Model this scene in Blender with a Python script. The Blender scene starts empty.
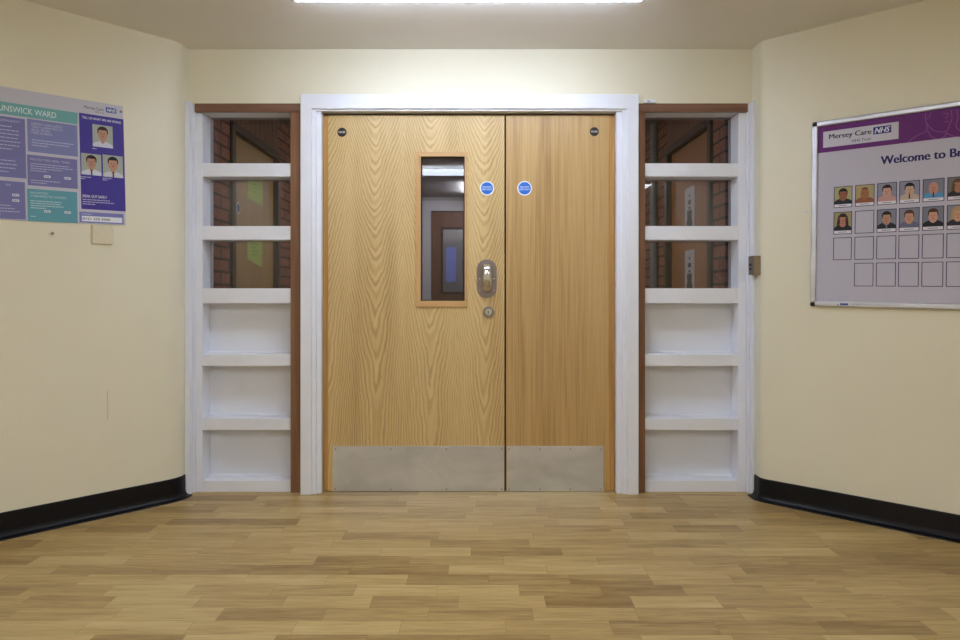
import bpy, bmesh, math, random
from mathutils import Matrix, Vector
random.seed(4)
S = bpy.context.scene
COL = S.collection
F = 640.0; HC = 1.08; CX, CY = 480.0, 292.0        # focal length in px, eye height, principal point
CEIL = 2.385

def lin(c):
    return tuple(((v/255)/12.92 if v/255 <= .04045 else ((v/255+.055)/1.055)**2.4) for v in c) + (1,)

def X(px, d): return (px-CX)*d/F
def Z(py, d): return HC-(py-CY)*d/F

# ------------------------------------------------------------------ materials
def newmat(name):
    m = bpy.data.materials.new(name); m.use_nodes = True
    nt = m.node_tree; b = nt.nodes['Principled BSDF']
    return m, nt, b
def nd(nt, t, **kw):
    n = nt.nodes.new(t)
    for k, v in kw.items(): setattr(n, k, v)
    return n
def lk(nt, a, b): nt.links.new(a, b)
def math_(nt, op, a, b=None, c=None):
    n = nd(nt, 'ShaderNodeMath', operation=op)
    for i, v in enumerate((a, b, c)):
        if v is None: continue
        if isinstance(v, (int, float)): n.inputs[i].default_value = v
        else: lk(nt, v, n.inputs[i])
    return n.outputs[0]
def ramp(nt, fac, stops):
    r = nd(nt, 'ShaderNodeValToRGB')
    e = r.color_ramp.elements
    while len(e) < len(stops): e.new(.5)
    for i, (p, c) in enumerate(stops):
        e[i].position = p; e[i].color = c
    lk(nt, fac, r.inputs[0]); return r.outputs[0]
def noise(nt, vec, scale, detail=3, rough=.5, dist=0):
    n = nd(nt, 'ShaderNodeTexNoise'); n.inputs['Scale'].default_value = scale
    n.inputs['Detail'].default_value = detail; n.inputs['Roughness'].default_value = rough
    n.inputs['Distortion'].default_value = dist
    lk(nt, vec, n.inputs['Vector']); return n.outputs[0]
def mapping(nt, scale, coord='Object', loc=(0, 0, 0)):
    tc = nd(nt, 'ShaderNodeTexCoord'); mp = nd(nt, 'ShaderNodeMapping')
    mp.inputs['Scale'].default_value = scale; mp.inputs['Location'].default_value = loc
    lk(nt, tc.outputs[coord], mp.inputs[0]); return mp.outputs[0]
def bump(nt, b, h, strength=.2, dist=.01):
    n = nd(nt, 'ShaderNodeBump'); n.inputs['Strength'].default_value = strength
    n.inputs['Distance'].default_value = dist
    lk(nt, h, n.inputs['Height']); lk(nt, n.outputs[0], b.inputs['Normal'])
def mixc(nt, fac, a, b, blend='MIX'):
    n = nd(nt, 'ShaderNodeMix', data_type='RGBA', blend_type=blend)
    if isinstance(fac, (int, float)): n.inputs[0].default_value = fac
    else: lk(nt, fac, n.inputs[0])
    for i, v in ((6, a), (7, b)):
        if isinstance(v, tuple): n.inputs[i].default_value = v
        else: lk(nt, v, n.inputs[i])
    return n.outputs[2]

_pc = {}
def plain(rgb, rough=.5, metal=0, var=.03, scale=30, spec=.5):
    key = (tuple(rgb), rough, metal, var, scale, spec)
    if key in _pc: return _pc[key]
    m, nt, b = newmat('paint_%d_%d_%d' % tuple(rgb))
    c = lin(rgb)
    n = noise(nt, mapping(nt, (1, 1, 1)), scale)
    lo = tuple(v*(1-var) for v in c[:3])+(1,); hi = tuple(min(1, v*(1+var)) for v in c[:3])+(1,)
    lk(nt, ramp(nt, n, [(.3, lo), (.7, hi)]), b.inputs['Base Color'])
    b.inputs['Roughness'].default_value = rough; b.inputs['Metallic'].default_value = metal
    b.inputs['Specular IOR Level'].default_value = spec
    _pc[key] = m; return m
def ink(*rgb): return plain(rgb, .45, 0, .02, 200, .3)

def wall_mat(name, rgb, rough=.45):
    m, nt, b = newmat(name); c = lin(rgb)
    v = mapping(nt, (1, 1, 1))
    n = noise(nt, v, 1.6, 4)
    lk(nt, ramp(nt, n, [(.3, tuple(x*.965 for x in c[:3])+(1,)), (.7, c)]), b.inputs['Base Color'])
    b.inputs['Roughness'].default_value = rough
    h = noise(nt, v, 120, 3)
    h2 = noise(nt, v, 6, 2)
    s = math_(nt, 'MULTIPLY_ADD', h2, 2.5, h)
    bump(nt, b, s, .12, .004); return m
M_wall = wall_mat('cream_wall_paint', (239, 232, 208), .42)
M_ceil = wall_mat('ceiling_paint', (240, 236, 230), .8)
M_white = plain((239, 240, 248), .32, 0, .015, 8)
M_panelw = plain((234, 235, 243), .35, 0, .02, 5)
M_black = plain((12, 11, 17), .42, 0, .2, 40, .3)
M_brown = None

def wood_simple(name, c0, c1, sx=60, sz=2.0, rough=.45, axis='Z'):
    m, nt, b = newmat(name)
    sc = {'Z': (sx, sx, sz), 'X': (sz, sx, sx)}[axis]
    n = noise(nt, mapping(nt, sc), 1, 5, .6)
    lk(nt, ramp(nt, n, [(.3, lin(c0)), (.7, lin(c1))]), b.inputs['Base Color'])
    b.inputs['Roughness'].default_value = rough; bump(nt, b, n, .05, .002); return m
M_brownv = wood_simple('hardwood_upright', (116, 78, 52), (150, 106, 74), 40, 2)
M_brownh = wood_simple('hardwood_head', (114, 80, 62), (142, 102, 80), 40, 2, .45, 'X')
M_dark = wood_simple('dark_stained_wood', (42, 24, 18), (66, 38, 27), 50, 2)
M_tan = wood_simple('tan_veneer', (150, 118, 68), (176, 142, 86), 30, 1.5)
M_tan2 = wood_simple('orange_veneer', (140, 88, 34), (164, 106, 42), 30, 1.5)
M_lip = wood_simple('oak_lipping', (170, 122, 60), (205, 156, 86), 60, 1.2, .4)
M_frameoak = wood_simple('oak_bead', (196, 152, 96), (216, 176, 120), 60, 2, .4)
M_frameoakh = wood_simple('oak_bead_across', (196, 152, 96), (216, 176, 120), 60, 2, .4, 'X')

def board_mat():                                    # dark vertical boarding
    m, nt, b = newmat('dark_boarding')
    v = mapping(nt, (1, 1, 1)); sp = nd(nt, 'ShaderNodeSeparateXYZ'); lk(nt, v, sp.inputs[0])
    g = math_(nt, 'PINGPONG', sp.outputs[1], .045)
    k = math_(nt, 'LESS_THAN', g, .004)
    n = noise(nt, mapping(nt, (30, 30, 2)), 1, 4)
    c = ramp(nt, n, [(.3, lin((110, 72, 50))), (.7, lin((144, 98, 68)))])
    lk(nt, mixc(nt, k, c, lin((26, 16, 12))), b.inputs['Base Color'])
    b.inputs['Roughness'].default_value = .5; return m
M_boards = board_mat()

def brick_mat():
    m, nt, b = newmat('red_brick')
    v = mapping(nt, (1, 1, 1)); sp = nd(nt, 'ShaderNodeSeparateXYZ'); lk(nt, v, sp.inputs[0])
    cb = nd(nt, 'ShaderNodeCombineXYZ'); s = math_(nt, 'ADD', sp.outputs[0], sp.outputs[1])
    lk(nt, s, cb.inputs[0]); lk(nt, sp.outputs[2], cb.inputs[1])
    t = nd(nt, 'ShaderNodeTexBrick'); lk(nt, cb.outputs[0], t.inputs[0])
    t.inputs['Color1'].default_value = lin((138, 80, 64)); t.inputs['Color2'].default_value = lin((168, 108, 86))
    t.inputs['Mortar'].default_value = lin((62, 40, 36)); t.inputs['Scale'].default_value = 1
    t.inputs['Mortar Size'].default_value = .008; t.inputs['Brick Width'].default_value = .225
    t.inputs['Row Height'].default_value = .075
    n = noise(nt, v, 40, 4)
    c = mixc(nt, .5, t.outputs[0], ramp(nt, n, [(.3, lin((110, 64, 52))), (.7, lin((176, 120, 96)))]), 'MIX')
    c2 = mixc(nt, t.outputs[1], c, lin((60, 40, 36)))
    lk(nt, c2, b.inputs['Base Color']); b.inputs['Roughness'].default_value = .85
    bump(nt, b, math_(nt, 'SUBTRACT', 1, t.outputs[1]), .5, .006); return m
M_brick = brick_mat()

def oak_crown():                                    # crown cut veneer: nested U and V figures side by side
    m, nt, b = newmat('crown_cut_oak_veneer')
    v = mapping(nt, (1, 1, 1)); sp = nd(nt, 'ShaderNodeSeparateXYZ'); lk(nt, v, sp.inputs[0])
    x, z = sp.outputs[0], sp.outputs[2]
    PER = .292
    wob = noise(nt, mapping(nt, (1.2, 1.2, 2.2)), 1, 2)
    xs = math_(nt, 'ADD', x, math_(nt, 'MULTIPLY', math_(nt, 'SUBTRACT', wob, .5), .05))
    xs = math_(nt, 'ADD', xs, .587+PER*8+PER/2)
    leafi = math_(nt, 'FLOOR', math_(nt, 'DIVIDE', xs, PER))
    u = math_(nt, 'SUBTRACT', math_(nt, 'FRACT', math_(nt, 'DIVIDE', xs, PER)), .5)
    au = math_(nt, 'ABSOLUTE', u)
    u2 = math_(nt, 'POWER', au, 1.45)
    # z term: fast high up (flat U figures), slow low down (long V figures)
    zz = math_(nt, 'POWER', math_(nt, 'MAXIMUM', math_(nt, 'ADD', z, .15), .01), 2.2)
    wn = nd(nt, 'ShaderNodeTexWhiteNoise', noise_dimensions='1D'); lk(nt, leafi, wn.inputs['W'])
    small = noise(nt, mapping(nt, (26, 26, 9)), 1, 3, .6)
    big = noise(nt, mapping(nt, (5, 5, 1.6)), 1, 2)
    f = math_(nt, 'SUBTRACT', math_(nt, 'MULTIPLY', zz, .75), math_(nt, 'MULTIPLY', u2, 3.9))
    f = math_(nt, 'MULTIPLY_ADD', small, .17, f)
    f = math_(nt, 'MULTIPLY_ADD', big, .75, f)
    f = math_(nt, 'MULTIPLY_ADD', wn.outputs[0], 3, f)
    w = math_(nt, 'MULTIPLY_ADD', math_(nt, 'SINE', math_(nt, 'MULTIPLY', f, 37)), .5, .5)
    w2 = math_(nt, 'MULTIPLY_ADD', math_(nt, 'SINE', math_(nt, 'MULTIPLY', f, 53)), .5, .5)
    w = math_(nt, 'POWER', w, 1.6)
    fine = noise(nt, mapping(nt, (260, 260, 7)), 1, 4, .7)
    broad = noise(nt, mapping(nt, (9, 9, .5)), 1, 2)
    g = math_(nt, 'MULTIPLY_ADD', w2, .10, math_(nt, 'MULTIPLY', w, .19))
    g = math_(nt, 'MULTIPLY_ADD', fine, .5, g)
    g = math_(nt, 'MULTIPLY_ADD', broad, .45, g)
    c = ramp(nt, g, [(.25, lin((231, 206, 154))), (.55, lin((214, 183, 126))), (.95, lin((160, 122, 68)))])
    lk(nt, c, b.inputs['Base Color']); b.inputs['Roughness'].default_value = .38
    bump(nt, b, fine, .04, .002); return m
def oak_straight():
    m, nt, b = newmat('straight_grain_oak_veneer')
    a = noise(nt, mapping(nt, (150, 150, 2.2)), 1, 4, .65)
    w = noise(nt, mapping(nt, (7, 7, .35)), 1, 3, .5)
    e = noise(nt, mapping(nt, (45, 45, .9)), 1, 3, .6, .6)
    g = math_(nt, 'MULTIPLY_ADD', w, .4, math_(nt, 'MULTIPLY', a, .5))
    g = math_(nt, 'MULTIPLY_ADD', e, .35, g)
    c = ramp(nt, g, [(.4, lin((212, 178, 124))), (.62, lin((196, 160, 104))), (.85, lin((154, 116, 64)))])
    lk(nt, c, b.inputs['Base Color']); b.inputs['Roughness'].default_value = .38
    bump(nt, b, a, .04, .002); return m
M_oak1, M_oak2 = oak_crown(), oak_straight()

def floor_mat():
    m, nt, b = newmat('wood_strip_vinyl')
    v = mapping(nt, (1, 1, 1)); sp = nd(nt, 'ShaderNodeSeparateXYZ'); lk(nt, v, sp.inputs[0])
    x, y = sp.outputs[0], sp.outputs[1]
    W = .086
    yr = math_(nt, 'DIVIDE', math_(nt, 'ADD', y, 20), W); row = math_(nt, 'FLOOR', yr)
    r1 = nd(nt, 'ShaderNodeTexWhiteNoise', noise_dimensions='1D'); lk(nt, row, r1.inputs['W'])
    r2 = nd(nt, 'ShaderNodeTexWhiteNoise', noise_dimensions='1D'); lk(nt, math_(nt, 'ADD', row, 77.3), r2.inputs['W'])
    L = math_(nt, 'MULTIPLY_ADD', r1.outputs[0], .16, .28)
    xr = math_(nt, 'DIVIDE', math_(nt, 'ADD', math_(nt, 'ADD', x, 20), math_(nt, 'MULTIPLY', r2.outputs[0], 3)), L)
    ci = math_(nt, 'FLOOR', xr)
    cb = nd(nt, 'ShaderNodeCombineXYZ'); lk(nt, row, cb.inputs[0]); lk(nt, ci, cb.inputs[1])
    wn = nd(nt, 'ShaderNodeTexWhiteNoise', noise_dimensions='2D'); lk(nt, cb.outputs[0], wn.inputs['Vector'])
    off = nd(nt, 'ShaderNodeVectorMath', operation='MULTIPLY_ADD')
    lk(nt, wn.outputs['Color'], off.inputs[0]); off.inputs[1].default_value = (40, 40, 40)
    lk(nt, mapping(nt, (2.2, 26, 1)), off.inputs[2])
    g1 = noise(nt, off.outputs[0], 1, 4, .62, .8)
    off2 = nd(nt, 'ShaderNodeVectorMath', operation='MULTIPLY_ADD')
    lk(nt, wn.outputs['Color'], off2.inputs[0]); off2.inputs[1].default_value = (40, 40, 40)
    lk(nt, mapping(nt, (9, 170, 1)), off2.inputs[2])
    g2 = noise(nt, off2.outputs[0], 1, 3, .6)
    t = math_(nt, 'MULTIPLY_ADD', wn.outputs[0], .34, math_(nt, 'MULTIPLY', g1, .72))
    t = math_(nt, 'MULTIPLY_ADD', math_(nt, 'SUBTRACT', g2, .5), .5, math_(nt, 'ADD', t, .14))
    c = ramp(nt, t, [(.38, lin((208, 184, 128))), (.62, lin((190, 161, 106))), (.95, lin((142, 112, 66)))])
    e1 = math_(nt, 'LESS_THAN', math_(nt, 'FRACT', yr), .02)
    e2 = math_(nt, 'LESS_THAN', math_(nt, 'FRACT', xr), .006)
    e = math_(nt, 'MULTIPLY', math_(nt, 'MAXIMUM', e1, e2), .35)
    c = mixc(nt, e, c, lin((112, 80, 46)))
    lk(nt, c, b.inputs['Base Color']); b.inputs['Roughness'].default_value = .36
    b.inputs['Specular IOR Level'].default_value = .4
    bump(nt, b, g2, .06, .002); return m
M_floor = floor_mat()

def steel(name, rgb=(178, 176, 178), rough=.38, axis=(2, 60, 220)):
    m, nt, b = newmat(name)
    n = noise(nt, mapping(nt, axis), 1, 4, .6)
    n2 = noise(nt, mapping(nt, (3, 3, 6)), 1, 3, .6, .5)
    c = lin(rgb)
    lk(nt, ramp(nt, n2, [(.35, tuple(x*.82 for x in c[:3])+(1,)), (.65, c)]), b.inputs['Base Color'])
    b.inputs['Metallic'].default_value = 1
    lk(nt, math_(nt, 'MULTIPLY_ADD', n, .16, rough-.08), b.inputs['Roughness'])
    bump(nt, b, n, .05, .001); return m
M_kick = steel('brushed_kick_plate', (226, 230, 242), .44)
M_steel = steel('satin_steel', (170, 162, 158), .3, (60, 60, 60))
M_chrome = plain((205, 203, 205), .12, 1, .01, 5)
M_alu = steel('anodised_aluminium', (214, 216, 226), .36, (3, 60, 60))

def glass_mat(name, tint=(235, 238, 240), gloss=1.0):
    m, nt, b = newmat(name); nt.nodes.remove(b)
    o = nt.nodes['Material Output']
    t = nd(nt, 'ShaderNodeBsdfTransparent'); t.inputs[0].default_value = lin(tint)
    g = nd(nt, 'ShaderNodeBsdfGlossy'); g.inputs['Roughness'].default_value = .01
    f = nd(nt, 'ShaderNodeFresnel'); f.inputs[0].default_value = 1.5
    mx = nd(nt, 'ShaderNodeMixShader')
    lk(nt, math_(nt, 'MULTIPLY', f.outputs[0], gloss), mx.inputs[0])
    lk(nt, t.outputs[0], mx.inputs[1]); lk(nt, g.outputs[0], mx.inputs[2]); lk(nt, mx.outputs[0], o.inputs[0])
    return m
M_glass = glass_mat('window_glass', (214, 216, 220))
def emit(name, rgb, st):
    m, nt, b = newmat(name)
    b.inputs['Base Color'].default_value = (.8, .8, .8, 1)
    b.inputs['Emission Color'].default_value = rgb+(1,); b.inputs['Emission Strength'].default_value = st
    return m

# ------------------------------------------------------------------ mesh builder
class MB:
    def __init__(s): s.bm = bmesh.new(); s.mats = []
    def mi(s, m):
        if m not in s.mats: s.mats.append(m)
        return s.mats.index(m)
    def box(s, x0, x1, y0, y1, z0, z1, m, bev=0):
        r = bmesh.ops.create_cube(s.bm, size=1)
        vs = r['verts']
        for v in vs:
            v.co = Vector(((x0+x1)/2+v.co.x*(x1-x0), (y0+y1)/2+v.co.y*(y1-y0), (z0+z1)/2+v.co.z*(z1-z0)))
        fs = set(f for v in vs for f in v.link_faces); i = s.mi(m)
        for f in fs: f.material_index = i
        if bev:
            es = list(set(e for v in vs for e in v.link_edges))
            r = bmesh.ops.bevel(s.bm, geom=es, offset=bev, segments=2, affect='EDGES', profile=.5)
            for f in r['faces']: f.material_index = i
        return s
    def prism(s, pts, h0, h1, m, plane='XY'):
        # closed polygon pts extruded h0->h1 along the remaining axis
        def P(a, b, h): return {'XY': (a, b, h), 'XZ': (a, h, b), 'YZ': (h, a, b)}[plane]
        i = s.mi(m)
        a = [s.bm.verts.new(P(p[0], p[1], h0)) for p in pts]; b = [s.bm.verts.new(P(p[0], p[1], h1)) for p in pts]
        fs = [s.bm.faces.new(a), s.bm.faces.new(list(reversed(b)))]
        n = len(pts)
        for k in range(n): fs.append(s.bm.faces.new((a[k], b[k], b[(k+1) % n], a[(k+1) % n])))
        for f in fs: f.material_index = i
        return s
    def sweep(s, path, prof, m, side=1, h=False):
        # path: open XY polyline; prof: closed list of (offset to the room side, z)
        i = s.mi(m); rings = []
        n = len(path)
        for k in range(n):
            a = Vector(path[max(k-1, 0)]); b = Vector(path[min(k+1, n-1)]); c = Vector(path[k])
            d1 = (c-a).normalized() if k else (b-c).normalized(); d2 = (b-c).normalized() if k < n-1 else d1
            n1 = Vector((-d1.y, d1.x)); n2 = Vector((-d2.y, d2.x)); nn = (n1+n2).normalized()
            sc = 1/max(.3, nn.dot(n1)); nn = nn*sc*side
            rings.append([s.bm.verts.new((c.x+nn.x*o, c.y+nn.y*o, z)) for o, z in prof])
        q = len(prof)
        for k in range(n-1):
            for j in range(q):
                f = s.bm.faces.new((rings[k][j], rings[k+1][j], rings[k+1][(j+1) % q], rings[k][(j+1) % q])); f.material_index = i
        for r in (rings[0], list(reversed(rings[-1]))):
            f = s.bm.faces.new(r); f.material_index = i
        return s
    def disc(s, cx, cz, rx, rz, y0, y1, m, n=28, y_axis=True):
        pts = [(cx+rx*math.cos(2*math.pi*k/n), cz+rz*math.sin(2*math.pi*k/n)) for k in range(n)]
        return s.prism(pts, y0, y1, m, 'XZ')
    def build(s, name, parent=None, bev=0, smooth=False):
        bmesh.ops.recalc_face_normals(s.bm, faces=s.bm.faces)
        me = bpy.data.meshes.new(name); s.bm.to_mesh(me); s.bm.free()
        for m in s.mats: me.materials.append(m)
        o = bpy.data.objects.new(name, me); COL.objects.link(o)
        if parent: o.parent = parent
        if bev:
            b = o.modifiers.new('bevel', 'BEVEL'); b.width = bev; b.segments = 3; b.limit_method = 'ANGLE'
        if smooth:
            for p in me.polygons: p.use_smooth = True
        return o
def tag(o, label=None, cat=None, group=None, kind=None):
    if label: o['label'] = label
    if cat: o['category'] = cat
    if group: o['group'] = group
    if kind: o['kind'] = kind
    return o
def empty(name, loc=(0, 0, 0), rz=0, tilt=0):
    o = bpy.data.objects.new(name, None); COL.objects.link(o)
    o.matrix_world = Matrix.Translation(loc) @ Matrix.Rotation(rz, 4, 'Z') @ Matrix.Rotation(tilt, 4, 'Y')
    o.empty_display_size = .1
    return o
def rrect(x0, x1, z0, z1, r, n=8):
    pts = []
    for cx, cz, a in ((x1-r, z1-r, 0), (x0+r, z1-r, 90), (x0+r, z0+r, 180), (x1-r, z0+r, 270)):
        for k in range(n+1):
            t = math.radians(a+90*k/n); pts.append((cx+r*math.cos(t), cz+r*math.sin(t)))
    return pts
def text_mesh(name, txt, x0, x1, z0, z1, y, mat, parent, bold=.0, shear=0, thick=.0002, fit=True, skew=0):
    """lettering fitted to the rectangle, standing in the local XZ plane"""
    cu = bpy.data.curves.new('c', 'FONT'); cu.body = txt; cu.offset = 0; cu.shear = shear; cu.space_line = 1.0
    cu.resolution_u = 3; cu.extrude = .001
    t = bpy.data.objects.new('t', cu); COL.objects.link(t); bpy.context.view_layer.update()
    dg = bpy.context.evaluated_depsgraph_get()
    me = bpy.data.meshes.new_from_object(t.evaluated_get(dg)); bpy.data.objects.remove(t)
    me.name = name
    xs = [v.co.x for v in me.vertices]; ys = [v.co.y for v in me.vertices]; zs = [v.co.z for v in me.vertices]
    a, b, c, d = min(xs), max(xs), min(ys), max(ys)
    sx = (x1-x0)/(b-a); sz = (z1-z0)/(d-c)
    for v in me.vertices:
        px, pz, py = v.co.x, v.co.y, v.co.z
        v.co = Vector((x0+(px-a)*sx, y-(thick if py > 0 else 0), z0+(pz-c)*sz+skew*((px-a)*sx)))
    me.materials.clear(); me.materials.append(mat)
    if bold > 0:                                  # heavier strokes: the same glyphs again, shifted a hair sideways
        bm = bmesh.new(); bm.from_mesh(me); d = bold*abs(sx)*.9
        for k in (-1, 1):
            q = bmesh.ops.duplicate(bm, geom=bm.verts[:]+bm.edges[:]+bm.faces[:]) if k == -1 else bmesh.ops.duplicate(bm, geom=g0)
            if k == -1: g0 = q['geom']
            bmesh.ops.translate(bm, verts=[v for v in q['geom'] if isinstance(v, bmesh.types.BMVert)], vec=(k*d*(1 if k == -1 else 2), -.00002*k-.00003, 0))
        bm.to_mesh(me); bm.free()
    o = bpy.data.objects.new(name, me); COL.objects.link(o); o.parent = parent
    return o

# ------------------------------------------------------------------ room shell
def bez(a, b, c, n=12):
    return [((1-t)**2*a[0]+2*t*(1-t)*b[0]+t*t*c[0], (1-t)**2*a[1]+2*t*(1-t)*b[1]+t*t*c[1]) for t in [k/n for k in range(n+1)]]
BW = 3.44                                           # face of the wall that holds the doors
LX, RX = -1.57, 1.462
left_path = [(LX, 3.60)] + bez((LX, 3.385), (LX, 3.34), (-1.62, 3.29)) + [(-2.8, 2.11), (-2.8, -2.6)]
rd = Vector((.615, -.54)).normalized()
right_path = [(RX, 3.60)] + bez((RX, 3.345), (RX, 3.327), (1.49, 3.3024), 8) + [(2.8, 3.32-(2.8-1.47)*.54/.615), (2.8, -2.6)]
wl = MB().sweep(left_path, [(0, 0), (0, CEIL), (-.12, CEIL), (-.12, 0)], M_wall, side=1).build('wall_left')
wr = MB().sweep(right_path, [(0, 0), (0, CEIL), (-.12, CEIL), (-.12, 0)], M_wall, side=-1).build('wall_right')
tag(wl, 'cream painted angled wall on the left, behind the ward information poster', 'wall', kind='structure')
tag(wr, 'cream painted angled wall on the right, behind the framed welcome board', 'wall', kind='structure')
HEAD = Z(103.5, BW)
m = MB()
m.box(LX, RX, BW, 3.60, HEAD, CEIL, M_wall)
wb = m.build('wall_back'); tag(wb, 'cream wall band above the double doors and side windows', 'wall', kind='structure')
wf = MB().box(-2.92, 2.92, -2.72, -2.6, 0, CEIL, M_wall).build('wall_front'); tag(wf, 'cream wall behind the camera', 'wall', kind='structure')
fl = MB().box(-2.92, 2.92, -2.72, 3.60, -.05, 0, M_floor).build('floor'); tag(fl, 'wood strip vinyl floor of the lobby', 'floor', kind='structure')
ce = MB().box(-2.92, 2.92, -2.72, 3.60, CEIL, CEIL+.05, M_ceil).build('ceiling'); tag(ce, 'plain off-white lobby ceiling', 'ceiling', kind='structure')

# black coved skirting
def skirt(path, side, name, label):
    prof = [(-.001, 0), (-.001, .112), (.004, .112), (.006, .108), (.007, .03), (.010, .018), (.018, .009), (.030, .006), (.040, .004), (.042, 0)]
    o = MB().sweep(path, prof, M_black, side).build(name); tag(o, label, 'baseboard', kind='structure'); return o
lp = [(LX, 3.3995)] + bez((LX, 3.385), (LX, 3.34), (-1.62, 3.29)) + [(-2.8, 2.11), (-2.8, -2.6)]
rp = [(RX, 3.3995)] + bez((RX, 3.345), (RX, 3.327), (1.49, 3.3024), 8) + [(2.8, 3.32-(2.8-1.47)*.54/.615), (2.8, -2.6)]
skirt(lp, 1, 'baseboard_left', 'black coved vinyl skirting along the left angled wall')
skirt(rp, -1, 'baseboard_right', 'black coved vinyl skirting along the right angled wall')

# ------------------------------------------------------------------ side windows
SF, SG = 3.455, 3.556                              # face of rails, plane of glass and panels
rows = [(112.5, 163.2), (176.6, 226), (240, 288.3), (303.4, 354.5), (366.2, 418.4), (430.2, 480.6)]
def sidelight(name, xo0, xo1, xs0, xs1, op0, op1, br, brx0, brx1, label):
    """xo: full white frame, op: opening edges, br: hardwood upright"""
    r = empty(name, (0, SF, 0)); tag(r, label, 'window', kind='structure')
    def B(x0, x1, y0, y1, z0, z1, m, nm, bev=.0015):
        o = MB().box(x0, x1, y0-SF, y1-SF, z0, z1, m).build(nm, r, bev=bev); return o
    top = Z(112.5, SF)
    # outer jamb + inner stile next to the room wall
    B(min(xo0, xo1), max(xo0, xo1), SF-.014, 3.60, .0, HEAD, M_white, 'outer_jamb', .003)
    B(xs0, xs1, SF, 3.60, 0, top, M_white, 'stile', .003)
    # hardwood
    hx0, hx1 = sorted((xs0 if br > 0 else xs1, brx1 if br > 0 else brx0))
    B(hx0, hx1, SF-.02, SF-.0005, top-.001, HEAD-.001, M_brownh, 'hardwood_head', .001)
    B(op0, op1, SF, 3.60, top, HEAD-.001, M_white, 'top_rail', .003)
    e0, e1 = (LX+.0005, LX+.024) if br > 0 else (RX-.014, RX-.0005)
    B(e0, e1, 3.40, 3.4395, 0, HEAD+.004, M_white, 'cover_strip', .002)
    B(brx0, brx1, SF-.012, 3.60, 0, top, M_brownv, 'hardwood_upright', .001)
    edges = [HC*0+top] 
    zs = [(Z(a, SF), Z(b, SF)) for a, b in rows]
    for k in range(6):
        lo = zs[k][1]; hi = zs[k+1][0] if k < 5 else 0
        B(op0, op1, SF, 3.60, hi, lo, M_white, 'rail' if k < 5 else 'bottom_rail', .003)
    for k in range(6):
        z1, z0 = zs[k]
        if k < 3:
            B(op0-.003, op1+.003, SG, SG+.006, z0-.002, z1+.002 if k else z1, M_glass, 'pane', 0)
        else:
            o = B(op0, op1, SG-.004, SG+.01, z0, z1, M_panelw, 'panel', 0)
            # planted ledge bead at the foot of each panel
            B(op0, op1, SG-.016, SG-.004, z0, z0+.010, M_white, 'bead', .002)
    return r
A = lambda p: X(p, SF)
sidelight('window_1', LX+.001, A(196.2), A(196.2), A(202.4), A(202.4), A(291.2), 1, A(291.2), A(300.5)+.01,
          'white framed side window left of the doors, red brick and green paper behind its panes')
sidelight('window_2', A(746.3), RX-.001, A(738.4), A(746.3), A(644.6), A(738.4), -1, A(638.5)-.01, A(644.6),
          'white framed side window right of the doors, tall white notice behind its panes')

# ------------------------------------------------------------------ door frame (architrave and lining)
DF = 3.46                                           # face of the leaves
x_in0, x_in1 = X(322.6, DF), X(615.2, DF); z_in = Z(113.2, DF)
r = empty('trim_1', (0, 3.405, 0)); tag(r, 'white moulded architrave around the oak double doors', 'door frame', kind='structure')
def arch(x0, x1, xi0, xi1, zt, zi, y0, y1, nm, bev):
    m = MB(); m.prism([(x0, 0), (xi0, 0), (xi0, zi), (xi1, zi), (xi1, 0), (x1, 0), (x1, zt), (x0, zt)], y0-3.405, y1-3.405, M_white, 'XZ')
    return m.build(nm, r, bev=bev)
ya, yb = 3.405, 3.422
ax0, ax1 = X(300.2, ya), X(638.8, ya)
arch(ax0, ax1, X(311.5, ya), X(627.3, ya), Z(94, ya), Z(108.6, ya), ya, 3.4395, 'architrave', .004)
arch(X(311.5, ya)+.0002, X(627.3, ya)-.0002, X(316.5, yb), X(622, yb), Z(108.6, ya)-.0002, Z(111.2, yb), yb-.006, 3.4395, 'moulding', .002)
arch(X(311.5, ya)-.005, X(627.3, ya)+.005, x_in0, x_in1, Z(108.6, ya)+.03, z_in, 3.43, 3.60, 'lining', .002)

MB().box(x_in0+.0005, x_in1-.0005, .079, .10, z_in-.03, z_in-.0005, plain((60, 44, 34), .6)).build('gap_shade_strip', r)  # dark strip that puts shade into the gap above the leaves
# ------------------------------------------------------------------ the doors
seam = X(505.3, DF); z_top = Z(115.2, DF)
def leaf_mesh(x0, x1, z0, z1, y0, y1, mat, hole=None):
    m = MB()
    if not hole: m.box(x0, x1, y0, y1, z0, z1, mat); return m
    hx0, hx1, hz0, hz1 = hole
    i = m.mi(mat); bm = m.bm
    def ring(a, b, c, d, y): return [bm.verts.new((a, y, c)), bm.verts.new((b, y, c)), bm.verts.new((b, y, d)), bm.verts.new((a, y, d))]
    o0, o1 = ring(x0, x1, z0, z1, y0), ring(x0, x1, z0, z1, y1)
    h0, h1 = ring(hx0, hx1, hz0, hz1, y0), ring(hx0, hx1, hz0, hz1, y1)
    for k in range(4):
        j = (k+1) % 4
        for q in ((o0[k], o0[j], h0[j], h0[k]), (o1[k], o1[j], h1[j], h1[k]), (o0[k], o0[j], o1[j], o1[k]), (h0[k], h0[j], h1[j], h1[k])):
            bm.faces.new(q).material_index = i
    return m
def door_root(name, x, label):
    r = empty(name, (x, DF, 0)); tag(r, label, 'door', kind='structure'); return r
d1 = door_root('door_1', x_in0, 'wide oak veneered door leaf with glazed vision panel and pull handle')
d2 = door_root('door_2', x_in1, 'narrow plain oak veneered door leaf on the right')
DZ0 = .004
def PX(px, root, d=DF): return X(px, d)-root.location.x
vx0, vx1, vz0, vz1 = PX(420.8, d1), PX(464.8, d1), Z(301, DF), Z(156.6, DF)
lx0 = .002+.028
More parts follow.
